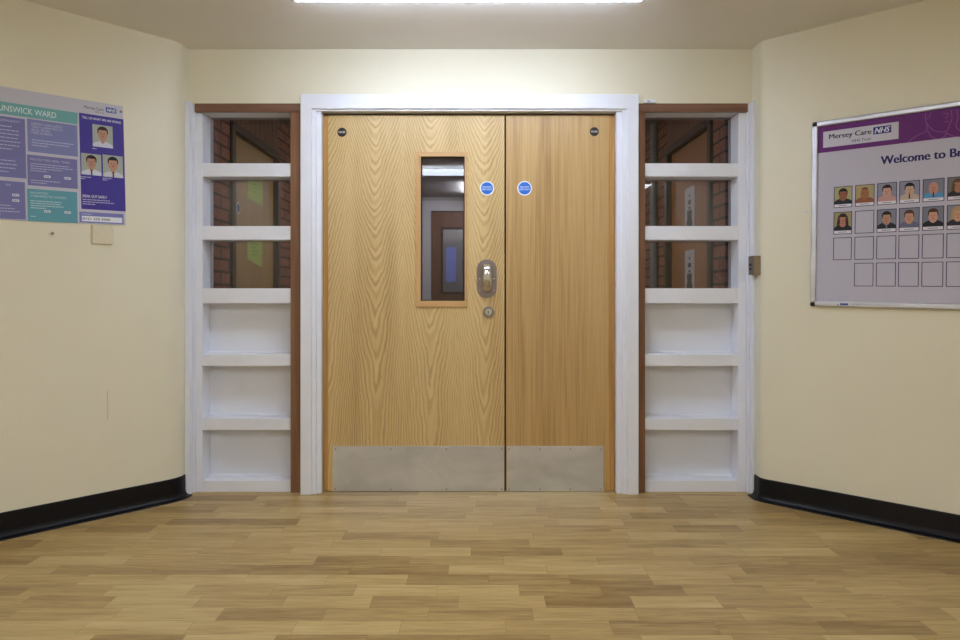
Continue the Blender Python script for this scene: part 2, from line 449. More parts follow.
leaf_mesh(lx0, seam-d1.location.x-.0045, DZ0, z_top, 0, .054, M_oak1, (vx0, vx1, vz0, vz1)).build('leaf', d1, bev=.001)
tag(MB().box(.002, lx0, .004, .054, DZ0, z_top, M_lip).build('lipping', d1, bev=.002), 'darker orange oak edge strip')
leaf_mesh(seam-d2.location.x+.0045, -.034, DZ0, z_top, 0, .054, M_oak2).build('leaf', d2, bev=.001)
tag(MB().box(-.034, -.002, .004, .054, DZ0, z_top, M_lip).build('lipping', d2, bev=.002), 'darker orange oak edge strip')
# dark seal between the leaves
MB().box(seam-d2.location.x-.0042, seam-d2.location.x+.0042, .02, .05, DZ0, z_top, plain((22, 18, 16), .7)).build('meeting_seal', d2)
# vision panel bead frame (four mitred strips in one frame) and pane
fo = (PX(416, d1), PX(467.5, d1), Z(306.8, DF), Z(152.2, DF))
vf = MB()
def mitre(m, o, i, y0, y1, mv, mh):
    ox0, ox1, oz0, oz1 = o; ix0, ix1, iz0, iz1 = i
    m.prism([(ox0, oz0), (ix0, iz0), (ix0, iz1), (ox0, oz1)], y0, y1, mv, 'XZ')
    m.prism([(ox1, oz0), (ox1, oz1), (ix1, iz1), (ix1, iz0)], y0, y1, mv, 'XZ')
    m.prism([(ox0, oz1), (ix0, iz1), (ix1, iz1), (ox1, oz1)], y0, y1, mh, 'XZ')
    m.prism([(ox0, oz0), (ox1, oz0), (ix1, iz0), (ix0, iz0)], y0, y1, mh, 'XZ')
mitre(vf, fo, (vx0+.0005, vx1-.0005, vz0+.0005, vz1-.0005), -.008, 0, M_frameoak, M_frameoakh)
mitre(vf, (vx0, vx1, vz0, vz1), (vx0+.006, vx1-.006, vz0+.006, vz1-.006), .008, .022, plain((40, 30, 24), .6), plain((40, 30, 24), .6))
vfo = vf.build('vision_panel_frame', d1, bev=.0012)
MB().box(vx0, vx1, .024, .030, vz0, vz1, M_glass).build('pane', vfo)
# kick plates
def kick(r, p0, p1):
    k = MB().box(PX(p0, r), PX(p1, r), -.0018, 0, Z(491.3, DF), Z(446, DF), M_kick).build('kick_plate', r, bev=.0005)
    n = 4
    for i in range(n):
        for zz in (449, 489):
            x = PX(p0+2.5+(p1-p0-5)*i/(n-1), r)
            MB().disc(x, Z(zz, DF), .003, .003, -.0028, -.0018, plain((60, 55, 52), .4, 1), 10).build('screw', k)
kick(d1, 333, 504.2); kick(d2, 506.6, 603.5)
# fire door discs
M_blue = ink(52, 120, 214); M_wt = ink(238, 240, 248)
def fire_sign(r, px, py, rad):
    x, z = PX(px, r), Z(py, DF)
    R = rad*DF/F
    o = MB().disc(x, z, R, R, -.0012, 0, M_wt).disc(x, z, R*.84, R*.84, -.0015, -.0012, M_blue).build('fire_door_sign', r)
    tag(o, 'round blue sign with white rim')
    text_mesh('lettering', 'FIRE DOOR', x-R*.62, x+R*.62, z+R*.06, z+R*.28, -.0015, M_wt, o, .01)
    text_mesh('lettering', 'KEEP SHUT', x-R*.72, x+R*.72, z-R*.26, z-R*.04, -.0015, M_wt, o, .01)
fire_sign(d1, 487, 188.3, 7.2); fire_sign(d2, 524.6, 188.3, 7.4)
def dark_disc(r, px, py, rad):
    x, z = PX(px, r), Z(py, DF); R = rad*DF/F
    o = MB().disc(x, z, R, R, -.002, 0, plain((32, 22, 20), .3)).build('dark_disc', r, bev=.0008)
    tag(o, 'small dark round disc with pale lettering')
    text_mesh('lettering', 'FD30', x-R*.68, x+R*.68, z-R*.2, z+R*.22, -.002, ink(225, 222, 215), o, .015)
dark_disc(d1, 342, 132.3, 4.6); dark_disc(d2, 594.3, 131.7, 4.5)
# pull handle on an oval plate
hx, hz = PX(486.8, d1), Z(278.7, DF)
hw, hh = 10*DF/F, 19.3*DF/F
pl = MB().prism(rrect(hx-hw, hx+hw, hz-hh, hz+hh, hw*.98, 10), -.003, 0, plain((150, 140, 142), .3, 1, .03, 20), 'XZ').build('handle_plate', d1, bev=.0012)
for sx in (-1, 1):
    for zz in (-.062, .0, ):
        MB().disc(hx+sx*hw*.72, hz+zz, .0035, .0035, -.0042, -.003, M_chrome, 12).build('screw', pl)
bm = bmesh.new()                                    # hollow D pull: swept round bar, thick at the top
def tube(m, pts, rads, mat, n=14, flat=1.0):
    i = m.mi(mat); rings = []
    for k, p in enumerate(pts):
        p = Vector(p); a = Vector(pts[max(k-1, 0)]); b = Vector(pts[min(k+1, len(pts)-1)])
        d = (b-a).normalized(); u = Vector((1, 0, 0)); w = d.cross(u).normalized()
        rings.append([m.bm.verts.new(p+u*math.cos(t)*rads[k]+w*math.sin(t)*rads[k]*flat) for t in [2*math.pi*q/n for q in range(n)]])
    for k in range(len(pts)-1):
        for q in range(n):
            m.bm.faces.new((rings[k][q], rings[k+1][q], rings[k+1][(q+1) % n], rings[k][(q+1) % n])).material_index = i
    m.bm.faces.new(rings[0]).material_index = i; m.bm.faces.new(rings[-1]).material_index = i
bm.free()
h = MB(); R = .0225
pts = [(hx+.001, -.003, hz+.070), (hx+.001, -.022, hz+.068), (hx+.001, -.038, hz+.058), (hx+.001, -.044, hz+.040), (hx+.001, -.045, hz), (hx+.001, -.043, hz-.030), (hx+.001, -.036, hz-.048), (hx+.001, -.022, hz-.060), (hx+.001, -.003, hz-.064)]
tube(h, pts, [.025, .027, .028, .028, .027, .026, .024, .023, .022], M_chrome, 20, .55)
tag(h.build('pull_handle', pl, smooth=True), 'bright chrome D-shaped pull')
# lock escutcheon
ex, ez = PX(488.6, d1), Z(312, DF); ER = 5.8*DF/F
es = MB().disc(ex, ez, ER, ER, -.007, 0, M_steel, 32).build('lock_rose', d1, bev=.002)
lc = MB().disc(ex, ez, ER*.62, ER*.62, -.010, -.007, M_chrome, 24).build('lock_cylinder', es, bev=.001)
MB().box(ex-.002, ex+.002, -.0104, -.0098, ez-.008, ez+.008, M_black).build('keyhole', es)

# ------------------------------------------------------------------ plane helper for things on the angled walls
CAM = Vector((0, 0, HC))
def on(root, px, py, y=0.0):
    mi = root.matrix_world.inverted()
    o = mi @ CAM; d = mi.to_3x3() @ Vector(((px-CX)/F, 1, -(py-CY)/F))
    t = (y-o.y)/d.y; p = o+d*t; return p.x, p.z

def portrait(root, name, x0, x1, z0, z1, y, bg, skin, hair, top, style='short', tie=None, parent=None, strip=True, label=None):
    m = MB(); w = x1-x0; hh = z1-z0; e = .00012
    lay = [y]
    def nxt(): lay[0] -= e; return lay[0]
    m.box(x0, x1, y-e, y, z0, z1, bg)
    yy = y-e
    def poly(pts, mat):
        nonlocal yy
        P = [(x0+w*min(max(a, 0.0), 1.0), z0+hh*min(max(b, 0.0), 1.0)) for a, b in pts]
        Q = [P[0]]
        for p in P[1:]:
            if (p[0]-Q[-1][0])**2+(p[1]-Q[-1][1])**2 > 1e-10: Q.append(p)
        if (Q[0][0]-Q[-1][0])**2+(Q[0][1]-Q[-1][1])**2 < 1e-10: Q.pop()
        m.prism(Q, yy-e, yy, mat, 'XZ'); yy -= e
    def ell(cx, cz, rx, rz, mat, a0=0, a1=360, n=20):
        poly([(cx+rx*math.cos(math.radians(a0+(a1-a0)*k/n)), cz+rz*math.sin(math.radians(a0+(a1-a0)*k/n))) for k in range(n if a1-a0 == 360 else n+1)], mat)
    b = .17 if strip else 0
    if style == 'long':
        poly([(.18, .1+b), (.16, .5), (.22, .8), (.38, .95), (.62, .95), (.78, .8), (.84, .5), (.82, .1+b)], hair)
    poly([(0, 0), (0, .12+b), (.14, .2+b), (.38, .27+b), (.62, .27+b), (.86, .2+b), (1, .12+b), (1, 0)], top)
    poly([(.4, .23+b), (.4, .45), (.6, .45), (.6, .23+b), (.5, .15+b)], skin)
    ell(.5, .59, .24, .29, skin)
    if style == 'short':
        ell(.5, .73, .265, .21, hair, 12, 168)
        poly([(.235, .78), (.245, .6), (.275, .6), (.31, .78)], hair); poly([(.765, .78), (.755, .6), (.725, .6), (.69, .78)], hair)
    elif style == 'bald': pass
    elif style == 'thin':
        ell(.5, .775, .20, .12, hair, 10, 170)
    else:
        ell(.5, .70, .25, .24, hair, 18, 162)
        poly([(.28, .72), (.25, .4), (.33, .45), (.35, .72)], hair); poly([(.72, .72), (.75, .4), (.67, .45), (.65, .72)], hair)
    dk = ink(60, 40, 34)
    for sx in (-1, 1): ell(.5+sx*.075, .615, .028, .016, dk, n=8)
    poly([(.485, .6), (.475, .545), (.525, .545), (.515, .6)], ink(168, 112, 90))
    ell(.5, .485, .06, .018, ink(150, 80, 76), n=10)
    if tie: poly([(.475, .25+b), (.525, .25+b), (.54, .02+b), (.5, 0+b), (.46, .02+b)], tie)
    if strip:
        m.box(x0, x1, yy-e, yy, z0, z0+hh*.14, ink(226, 224, 234))
        yy -= e
        m.box(x0+w*.25, x0+w*.75, yy-e, yy, z0+hh*.055, z0+hh*.085, ink(120, 118, 135))
    o = m.build(name, parent or root)
    if label: o['label'] = label
    return o

# ------------------------------------------------------------------ left poster
def wall_pt_left(px):
    k = (px-CX)/F; s = (-1.62-k*3.29)/(1-k); return Vector((-1.62-s, 3.29-s))
pt = wall_pt_left(124)
PW, PH = .85, .584
ctrz = (Z(107, pt.y)+Z(225, pt.y))/2
dirv = Vector((1, 1)).normalized(); nrm = Vector((dirv.y, -dirv.x))
tiltL = math.radians(-1.3)
c = pt-dirv*PW/2
poster = empty('information_poster', (c.x+nrm.x*.0005, c.y+nrm.y*.0005, ctrz-.425*math.sin(-tiltL)), math.radians(45), tiltL)
tag(poster, 'violet and teal ward information poster on the left wall', 'poster')
MB().box(-PW/2, PW/2, -.004, -.0005, -PH/2, PH/2, ink(205, 203, 216)).build('backing_sheet', poster, bev=.0005)
YF = -.004
V1, V2, T1, V3 = ink(124, 124, 180), ink(70, 58, 156), ink(118, 178, 184), ink(132, 138, 192)
def prect(name, x0, x1, yt, yb, mat, th=.0003, y=YF, left=None):
    xm = (x0+x1)/2
    a, zt = on(poster, xm, yt, y); _, zb = on(poster, xm, yb, y)
    xa, _ = on(poster, x0, yt, y); xb, _ = on(poster, x1, yt, y)
    if left is not None: xa = left
    MBo = MB().box(xa, xb, y-th, y, zb, zt, mat).build(name, poster)
    return MBo, xa, xb, zb, zt
LE = -PW/2+.012
pale = ink(196, 196, 226); pale2 = ink(206, 226, 232)
def lines(parent, xa, xb, zt, n, gap, hgt, mat, y=YF-.0003):
    m = MB()
    for k in range(n):
        fr = random.uniform(.62, .97) if k < n-1 else .35
        z = zt-gap*k; x = xa
        while x < xa+(xb-xa)*fr:
            w = random.uniform(.006, .018); x2 = min(x+w, xa+(xb-xa)*fr)
            m.box(x, x2, y-.0002, y, z-hgt, z, mat); x = x2+.0022
    o = m.build('small_print', parent); return o
hd = prect('header_band', 0, 77.3, 107, 119, T1, left=LE)
hdo, xa, xb, zb, zt = hd
t0, _ = on(poster, 0.0, 110, YF); t1, _ = on(poster, 56, 110, YF)
hgt = (zt-zb)
full = (t1-t0)*14/12.1
text_mesh('lettering', 'BRUNSWICK WARD', t1-full*1.02, t1, zb+hgt*.26, zb+hgt*.74, YF-.0003, ink(226, 240, 240), hdo, .008)
# panel A, B (left column), running off to the left
oA, xa, xb, zb, zt = prect('text_panel', 0, 24.8, 117.5, 177.5, V1, left=-.135)
text_mesh('lettering', 'OUR COMMUNITY', xa+.02, xb-.018, zt-.022, zt-.012, YF-.0003, pale, oA, .005)
lines(oA, xa+.02, xb-.01, zt-.04, 8, .0165, .004, pale); lines(oA, xa+.02, xb-.02, zt-.19, 5, .0165, .004, pale)
oB, xa, xb, zb, zt = prect('text_panel', 0, 24.8, 181.3, 219, V1, left=-.135)
text_mesh('lettering', 'MEAL TIMES', xa+.1, xb-.07, zt-.022, zt-.012, YF-.0003, pale, oB, .005)
lines(oB, xa+.02, xb-.03, zt-.034, 1, .01, .004, pale)
def clocks(parent, spots, z, w=.026, hh_=.011):
    y = YF-.0003
    for x in spots:
        m = MB().prism(rrect(x-w/2, x+w/2, z-hh_/2, z+hh_/2, .004, 4), y-.0002, y, M_wt, 'XZ')
        for k in range(3): m.box(x-w*.32+k*w*.24, x-w*.32+k*w*.24+.003, y-.0003, y-.0001, z-hh_*.28, z+hh_*.28, ink(60, 60, 90))
        m.build('time_box', parent)
wA = xb-xa
clocks(oB, [xb-.108, xb-.035], zt-.060); clocks(oB, [xb-.108, xb-.035], zt-.084)
lines(oB, xa+.02, xb-.01, zt-.106, 4, .013, .004, pale)
# off-frame left columns
o1 = MB().box(LE, -.145, YF-.0003, YF, -PH/2+.012, zt+.27, V1).build('text_panel', poster)
lines(o1, LE+.02, -.17, zt+.24, 20, .018, .004, pale)
# middle column
oC, xa, xb, zb, zt = prect('text_panel', 27, 77, 122, 154, V3)
for k, s in enumerate(['MERSEY CARE SAFETY', 'TEAM COMMITTED TO', 'BE ALL SMOKE', 'FREE WARDS']):
    wd = (.62, .62, .36, .40)[k]*(xb-xa)
    text_mesh('lettering', s, xa+.016, xa+.016+wd, zt-.024-k*.0135, zt-.0145-k*.0135, YF-.0003, pale, oC, .006)
lines(oC, xa+.016, xb-.005, zt-.090, 3, .012, .004, pale)
oD, xa, xb, zb, zt = prect('text_panel', 27, 77, 157, 187, V1)
text_mesh('lettering', 'PROTECTED MEAL TIMES', xa+.012, xa+.165, zt-.024, zt-.0145, YF-.0003, pale, oD, .006)
lines(oD, xa+.012, xb-.012, zt-.037, 4, .0105, .0035, pale)
clocks(oD, [xa+.075, xa+.155], zt-.092); lines(oD, xa+.012, xb-.01, zt-.112, 2, .0105, .0035, pale)
oE, xa, xb, zb, zt = prect('text_panel', 27, 77, 190.3, 222, ink(102, 166, 182))
text_mesh('lettering', 'PROTECTED', xa+.012, xa+.08, zt-.022, zt-.013, YF-.0003, pale2, oE, .006)
text_mesh('lettering', 'THERAPEUTIC HOURS', xa+.012, xa+.15, zt-.036, zt-.027, YF-.0003, pale2, oE, .006)
lines(oE, xa+.012, xb-.012, zt-.052, 4, .0105, .0035, pale2)
clocks(oE, [xa+.075, xa+.155], zt-.098); lines(oE, xa+.012, xa+.07, zt-.122, 1, .0105, .0035, pale2)
# right column
oF, xa, xb, zb, zt = prect('photo_panel', 79, 123.3, 116, 210, V2)
text_mesh('lettering', 'TELL US WHAT WE ARE DOING', xa+.012, xb-.012, zt-.024, zt-.013, YF-.0003, M_wt, oF, .012)
def pp(x0, x1, yt, yb):
    xm = (x0+x1)/2; _, a = on(poster, xm, yt, YF); _, b = on(poster, xm, yb, YF)
    return on(poster, x0, yt, YF)[0], on(poster, x1, yt, YF)[0], b, a
bgp = ink(176, 182, 172)
for (r4, hs, st, tie, tp, lb) in ((pp(92.3, 112.4, 125.3, 147.3), ink(58, 40, 34), 'short', None, ink(214, 216, 232), 'portrait of a man in a pale open shirt'),
                          (pp(81, 101, 153.8, 175), ink(34, 26, 24), 'short', ink(28, 30, 48), ink(222, 224, 236), 'portrait of a man in a white shirt and dark tie'),
                          (pp(102.6, 122.6, 155.5, 177.3), ink(24, 20, 20), 'short', ink(24, 24, 36), ink(214, 214, 220), 'portrait of a seated man in a white shirt and black tie')):
    portrait(poster, 'portrait_photo', *r4, YF-.0003, bgp, ink(196, 146, 122), hs, tp, st, tie, strip=False, label=lb)
for (a, b, c_, d_) in ((92.3, 104, 148.4, 150.5), (80, 94, 176.5, 182), (102.6, 116, 178, 181)):
    q = pp(a, b, c_, d_); lines(oF, q[0], q[1], q[3]-.001, 2 if d_-c_ > 2.5 else 1, .0085, .004, pale)
q = pp(82.5, 107, 195.3, 198)
text_mesh('lettering', 'SPEAK OUT SAFELY', q[0], q[1], q[2], q[3], YF-.0003, M_wt, oF, .014)
lines(oF, q[0], xb-.03, q[2]-.008, 3, .0105, .004, pale)
oG, xa, xb, zb, zt = prect('contact_panel', 79.3, 123.3, 212.8, 223.3, ink(128, 132, 196))
lines(oG, xa+.01, xb-.06, zt-.008, 1, .01, .004, pale)
wbx = MB().box(xa+.01, xb-.006, YF-.0006, YF-.0003, zb+.006, zt-.019, M_wt).build('telephone_strip', oG)
text_mesh('lettering', '0151 250 5000', xa+.014, xb-.06, zb+.013, zt-.026, YF-.0006, ink(60, 62, 92), oG, .01)
# logo above the right column
q = pp(84.2, 103.5, 106.8, 110.6)
text_mesh('lettering', 'Mersey Care', q[0], q[1], q[2], q[3], YF, ink(70, 72, 92), poster, .006)
q = pp(95, 104, 111.5, 113.3); text_mesh('lettering', 'NHS Trust', q[0], q[1], q[2], q[3], YF, ink(100, 102, 120), poster)
q = pp(105.8, 116.2, 108, 113)
lg = MB().box(q[0], q[1], YF-.0003, YF, q[2], q[3], ink(28, 84, 160)).build('logo', poster)
text_mesh('lettering', 'NHS', q[0]+.004, q[1]-.003, q[2]+.004, q[3]-.004, YF-.0003, M_wt, lg, .03, .25)
q = pp(119.6, 122, 110.6, 112.8); MB().box(*q[:2], YF-.0002, YF, *q[2:], ink(130, 128, 142)).build('small_mark', poster)

# blank plate and screw below the poster
def small_on_left(px0, px1, py0, py1):
    a, b = wall_pt_left(px0), wall_pt_left(px1); c = (a+b)/2
    return c, (b-a).length, Z(py1, c.y), Z(py0, c.y)
c, w, z0, z1 = small_on_left(91.5, 112, 225.6, 244.3)
bp = MB().box(-w/2, w/2, -.012, 0, -(z1-z0)/2, (z1-z0)/2, plain((226, 216, 188), .35)).build('blanking_plate', bev=.003)
bp.matrix_world = Matrix.Translation((c.x, c.y, (z0+z1)/2)) @ Matrix.Rotation(math.radians(45), 4, 'Z')
bp.location.x += nrm.x*.0; tag(bp, 'cream square blanking plate just below the ward information poster', 'wall plate')
bp2 = None
c, w, z0, z1 = small_on_left(50.3, 54, 231.6, 235)
wp = MB().disc(0, 0, .008, .007, -.008, 0, plain((196, 186, 166), .5), 12).disc(0, 0, .004, .004, -.011, -.008, plain((110, 96, 80), .5), 10).build('wall_screw', bev=.001)
wp.matrix_world = Matrix.Translation((c.x, c.y, (z0+z1)/2)) @ Matrix.Rotation(math.radians(45), 4, 'Z')
tag(wp, 'small screw head in the left wall below the ward poster', 'screw')

# ------------------------------------------------------------------ right framed board
def wall_pt_right(px):
    k = (px-CX)/F; s = (k*3.32-1.47)/(rd.x-k*rd.y); return Vector((1.47+s*rd.x, 3.32+s*rd.y))
pt = wall_pt_right(812)
BWD, BHT = 1.22, .905
rn = Vector((rd.y, -rd.x))
zc = (Z(123.2, pt.y)+Z(306.3, pt.y))/2
tiltR = math.radians(.7)
rot = math.atan2(rd.y, rd.x)
c = pt+rd*BWD/2
board = empty('welcome_board', (c.x, c.y, zc-BWD/2*math.sin(tiltR)), rot, tiltR)
tag(board, 'aluminium framed purple and white welcome board of staff portraits on the right wall', 'notice board')
D = .022
hw_, hh_ = BWD/2, BHT/2
MB().box(-hw_+.004, hw_-.004, -.012, 0, -hh_+.004, hh_-.004, ink(196, 192, 208)).build('backing_panel', board)
FR = .026
def bar(nm, x0, x1, z0, z1):
    return MB().box(x0, x1, -D, -.0005, z0, z1, M_alu).build(nm, board, bev=.006)
for a in ((-hw_, -hw_+FR, -hh_+.02, hh_-.02), (hw_-FR, hw_, -hh_+.02, hh_-.02), (-hw_+.02, hw_-.02, hh_-FR, hh_), (-hw_+.02, hw_-.02, -hh_, -hh_+FR)):
    bar('frame_bar', *a)
for sx in (-1, 1):
    for sz in (-1, 1):
        x0, x1 = sorted((sx*(hw_+.001), sx*(hw_-.021))); z0, z1 = sorted((sz*(hh_+.001), sz*(hh_-.021)))
        tag(MB().box(x0, x1, -D+.0015, -.0005, z0, z1, plain((28, 26, 28), .4)).build('frame_corner', board, bev=.009), 'black rounded plastic corner')
YB = -.012
def br(x0, x1, yt, yb, y=YB):
    xm = (x0+x1)/2
    return on(board, x0, yt, y)[0], on(board, x1, yt, y)[0], on(board, xm, yb, y)[1], on(board, xm, yt, y)[1]
purple = ink(104, 34, 118)
zb = on(board, 818, 153.3, YB)[1]
hb = MB().box(-hw_+.01, hw_-.01, YB-.0003, YB, zb, hh_-.01, purple).build('header_band', board)
# faint line drawing of faces on the band
def ribbon(parent, pxs, mat, wd=.0022, y=YB-.0003):
    P = [Vector((*on(board, a, b, y), 0)) for a, b in pxs]
    m = MB(); i = m.mi(mat); L = []
    Q = []                                            # smooth the polyline (Catmull-Rom)
    for k in range(len(P)-1):
        p0, p1, p2, p3 = P[max(k-1, 0)], P[k], P[k+1], P[min(k+2, len(P)-1)]
        for t in (0, .25, .5, .75): Q.append(.5*((2*p1)+(p2-p0)*t+(2*p0-5*p1+4*p2-p3)*t*t+(3*p1-p0-3*p2+p3)*t**3))
    Q.append(P[-1])
    for k, p in enumerate(Q):
        d = (Q[min(k+1, len(Q)-1)]-Q[max(k-1, 0)]).normalized(); n = Vector((-d.y, d.x, 0))*wd/2
        L.append((m.bm.verts.new((p.x+n.x, y-.0002, p.y+n.y)), m.bm.verts.new((p.x-n.x, y-.0002, p.y-n.y))))
    for a, b in zip(L, L[1:]): m.bm.faces.new((a[0], b[0], b[1], a[1])).material_index = i
    return m.build('line_drawing', parent)
lp_ = ink(166, 92, 170)
for pl_ in ([(926, 113.5), (925.5, 120), (928, 125), (933, 130), (940, 132), (947, 130.5), (950, 124), (952, 118), (951, 110)],
            [(927, 119), (930, 116), (931, 112.5)], [(943, 114), (947, 113), (948, 116), (945, 118)], [(944, 122), (949, 121.5)],
            [(908, 142), (918, 135), (926, 131.5), (927, 124)], [(928, 131), (931, 136), (938, 139), (945, 136), (946, 132)],
            [(946, 133), (953, 136), (960, 137)], [(957, 110), (958, 118), (956, 126), (960, 131)]):
    ribbon(hb, pl_, lp_)
# logo box
x0 = on(board, 823.2, 140, YB)[0]; x1 = on(board, 898.6, 130, YB)[0]
za = on(board, 823.2, 148, YB)[1]; zt = on(board, 823.2, 132, YB)[1]
lb = MB().box(x0, x1, YB-.0006, YB-.0003, za, zt, ink(206, 202, 216)).build('logo_panel', board)
q = br(829, 871, 131.2, 137)
xa = on(board, 829.3, 136, YB)[0]; xb = on(board, 871.3, 130, YB)[0]
H_ = zt-za
text_mesh('lettering', 'Mersey Care', xa, xb, za+H_*.40, za+H_*.80, YB-.0006, ink(34, 30, 58), lb, .03)
xa2 = on(board, 852, 140, YB)[0]; text_mesh('lettering', 'NHS Trust', xa2, xb, za+H_*.13, za+H_*.30, YB-.0006, ink(60, 56, 84), lb, .005)
xa = on(board, 873.3, 130, YB)[0]; xb = on(board, 891.3, 130, YB)[0]
ng = MB().box(xa, xb, YB-.0009, YB-.0006, za+H_*.43, za+H_*.86, ink(34, 40, 130)).build('logo', lb)
text_mesh('lettering', 'NHS', xa+.006, xb-.005, za+H_*.49, za+H_*.80, YB-.0009, ink(226, 226, 240), lb, .04, .3)
# title
x0 = on(board, 881, 160, YB)[0]; x1 = on(board, 960, 150, YB)[0]
zb0 = on(board, 881, 164.6, YB)[1]; zt0 = on(board, 881, 156.6, YB)[1]
wfull = (x1-x0)*1.97
tt = text_mesh('lettering', 'Welcome to Brunswick Ward', x0, x0+wfull, zb0, zt0+.001, YB, ink(38, 30, 100), board, .045)
# portrait grid
cols = [(833.7, 852.2), (855, 874.3), (876.9, 896.7), (899, 919.7), (922.4, 944.2)]
cx0 = [on(board, a, 210, YB)[0] for a, b in cols]; cx1 = [on(board, b, 210, YB)[0] for a, b in cols]
pitch = (cx0[4]-cx0[0])/4; wid = sum(b-a for a, b in zip(cx0, cx1))/5
rt = [(186.4, 207.6), (211.8, 234.2), (237.4, 260), (263.2, 286.2)]
rz = [(on(board, 843, a, YB)[1], on(board, 843, b, YB)[1]) for a, b in rt]
LNE = ink(40, 28, 84)
people = {
 (0, 0): (ink(172, 166, 118), ink(150, 92, 62), ink(30, 22, 20), ink(34, 36, 44), 'short', None, 'portrait of a person with dark hair and dark top'),
 (0, 1): (ink(176, 160, 112), ink(168, 108, 72), ink(110, 78, 56), ink(150, 92, 66), 'thin', None, 'portrait of a person with thin brown hair'),
 (0, 2): (ink(142, 144, 162), ink(206, 156, 142), ink(44, 30, 34), ink(196, 150, 148), 'short', None, 'portrait of a person with dark cropped hair and pink top'),
 (0, 3): (ink(146, 144, 168), ink(204, 168, 146), ink(24, 22, 26), ink(196, 176, 160), 'short', ink(30, 28, 32), 'portrait of a person in a cream top with dark collar'),
 (0, 4): (ink(128, 130, 146), ink(200, 142, 124), ink(150, 100, 90), ink(92, 156, 204), 'bald', ink(34, 40, 60), 'portrait of a bald bearded man in a light blue shirt'),
 (0, 5): (ink(118, 112, 110), ink(178, 122, 92), ink(104, 72, 46), ink(44, 40, 46), 'long', None, 'portrait of a person with brown wavy hair'),
 (1, 0): (ink(160, 150, 110), ink(186, 124, 104), ink(58, 34, 28), ink(34, 34, 42), 'long', None, 'portrait of a person with long dark brown hair'),
 (1, 2): (ink(132, 134, 152), ink(188, 138, 112), ink(36, 26, 24), ink(36, 40, 56), 'short', ink(120, 124, 136), 'portrait of a person in a dark jacket and grey scarf'),
 (1, 3): (ink(134, 134, 150), ink(204, 148, 124), ink(86, 60, 46), ink(108, 108, 132), 'short', None, 'portrait of a round faced person in a grey top'),
 (1, 4): (ink(122, 124, 140), ink(204, 152, 132), ink(72, 44, 30), ink(30, 28, 36), 'short', None, 'portrait of a smiling person with brown fringe'),
 (1, 5): (ink(136, 136, 148), ink(206, 156, 132), ink(190, 150, 104), ink(40, 38, 46), 'long', None, 'portrait of a person with long fair hair'),
}
LW = .003
outl = MB()
for c_ in range(8):
    for r_ in range(4):
        if r_ == 3 and c_ == 0: continue
        xa = cx0[0]+pitch*c_; xb = xa+wid; zt_, zb_ = rz[r_]
        if c_ < 5: xa, xb = cx0[c_], cx1[c_]
        for q in ((xa, xb, zt_-LW, zt_), (xa, xb, zb_, zb_+LW), (xa, xa+LW, zb_+LW, zt_-LW), (xb-LW, xb, zb_+LW, zt_-LW)):
            outl.box(q[0], q[1], YB-.0002, YB, q[2], q[3], LNE)
        if (r_, c_) in people:
            p = people[(r_, c_)]
            portrait(board, 'portrait_photo', xa+LW, xb-LW, zb_+LW, zt_-LW, YB, p[0], p[1], p[2], p[3], p[4], p[5], label=p[6])
outl.build('printed_grid', board)
# maker's marks on the bottom bar
yb_ = -D
z0 = -hh_+.009
xa = on(board, 840, 305, yb_)[0]; xb = on(board, 848, 305, yb_)[0]
MB().box(xa, xb, yb_-.0003, yb_, z0, z0+.009, ink(52, 70, 150)).build('printed_mark', board)
MB().box(xa-.012, xa-.006, yb_-.0003, yb_, z0-.002, z0+.003, ink(70, 80, 120)).build('printed_mark', board)
lnm = MB(); x = xb+.02
for k in range(14):
    w = random.uniform(.006, .014); lnm.box(x, x+w, yb_-.0003, yb_, z0+.002, z0+.006, ink(186, 170, 190) if k > 5 else ink(170, 176, 200)); x += w+.004
lnm.build('printed_mark', board)

# wall plug left of the board
p = wall_pt_right(806.3)
sc = MB().disc(0, 0, .008, .008, -.003, 0, plain((238, 236, 232), .4), 16).disc(0, 0, .004, .004, -.005, -.003, plain((206, 202, 196), .4), 12).build('screw_cap', bev=.001)
sc.matrix_world = Matrix.Translation((p.x, p.y, Z(212, p.y))) @ Matrix.Rotation(rot, 4, 'Z')
tag(sc, 'tiny white screw cap in the wall just left of the framed welcome board', 'screw cap')

# steel key switch on the short return beside the right window
ks = empty('key_switch', (RX, 3.372, Z(265.2, 3.333)))
tag(ks, 'small steel key switch box beside the right side window', 'switch')
zh = .0495
MB().box(-.037, 0, -.0395, .0265, -zh, zh, plain((150, 136, 122), .35, 1, .05, 30)).build('housing', ks, bev=.002)
MB().box(-.0385, -.037, -.034, .021, -zh+.006, zh-.006, M_steel).build('face_plate', ks, bev=.0005)
m = MB(); m.box(-.0395, -.0385, -.016, .01, -.004, .010, plain((40, 34, 30), .4)); m.box(-.0395, -.0385, -.016, .01, -.026, -.012, plain((60, 52, 46), .4)); m.build('key_slot', ks)
for zz in (-.036, .036): MB().box(-.0395, -.0385, -.003, .003, zz-.003, zz+.003, M_chrome).build('screw', ks)

# little white contact on top of the hardwood head, right window
y0 = 3.405
ct = MB().box(0, X(655, BW)-X(644, BW), -.018, 0, 0, .017, M_white).build('door_contact', bev=.002)
ct.location = (X(643.3, BW)+.002, BW, HEAD-.001); tag(ct, 'small white plastic contact strip above the right side window', 'sensor')
MB().box(.012, .03, -.0185, -.018, .005, .011, ink(150, 150, 190)).build('printed_mark', ct)

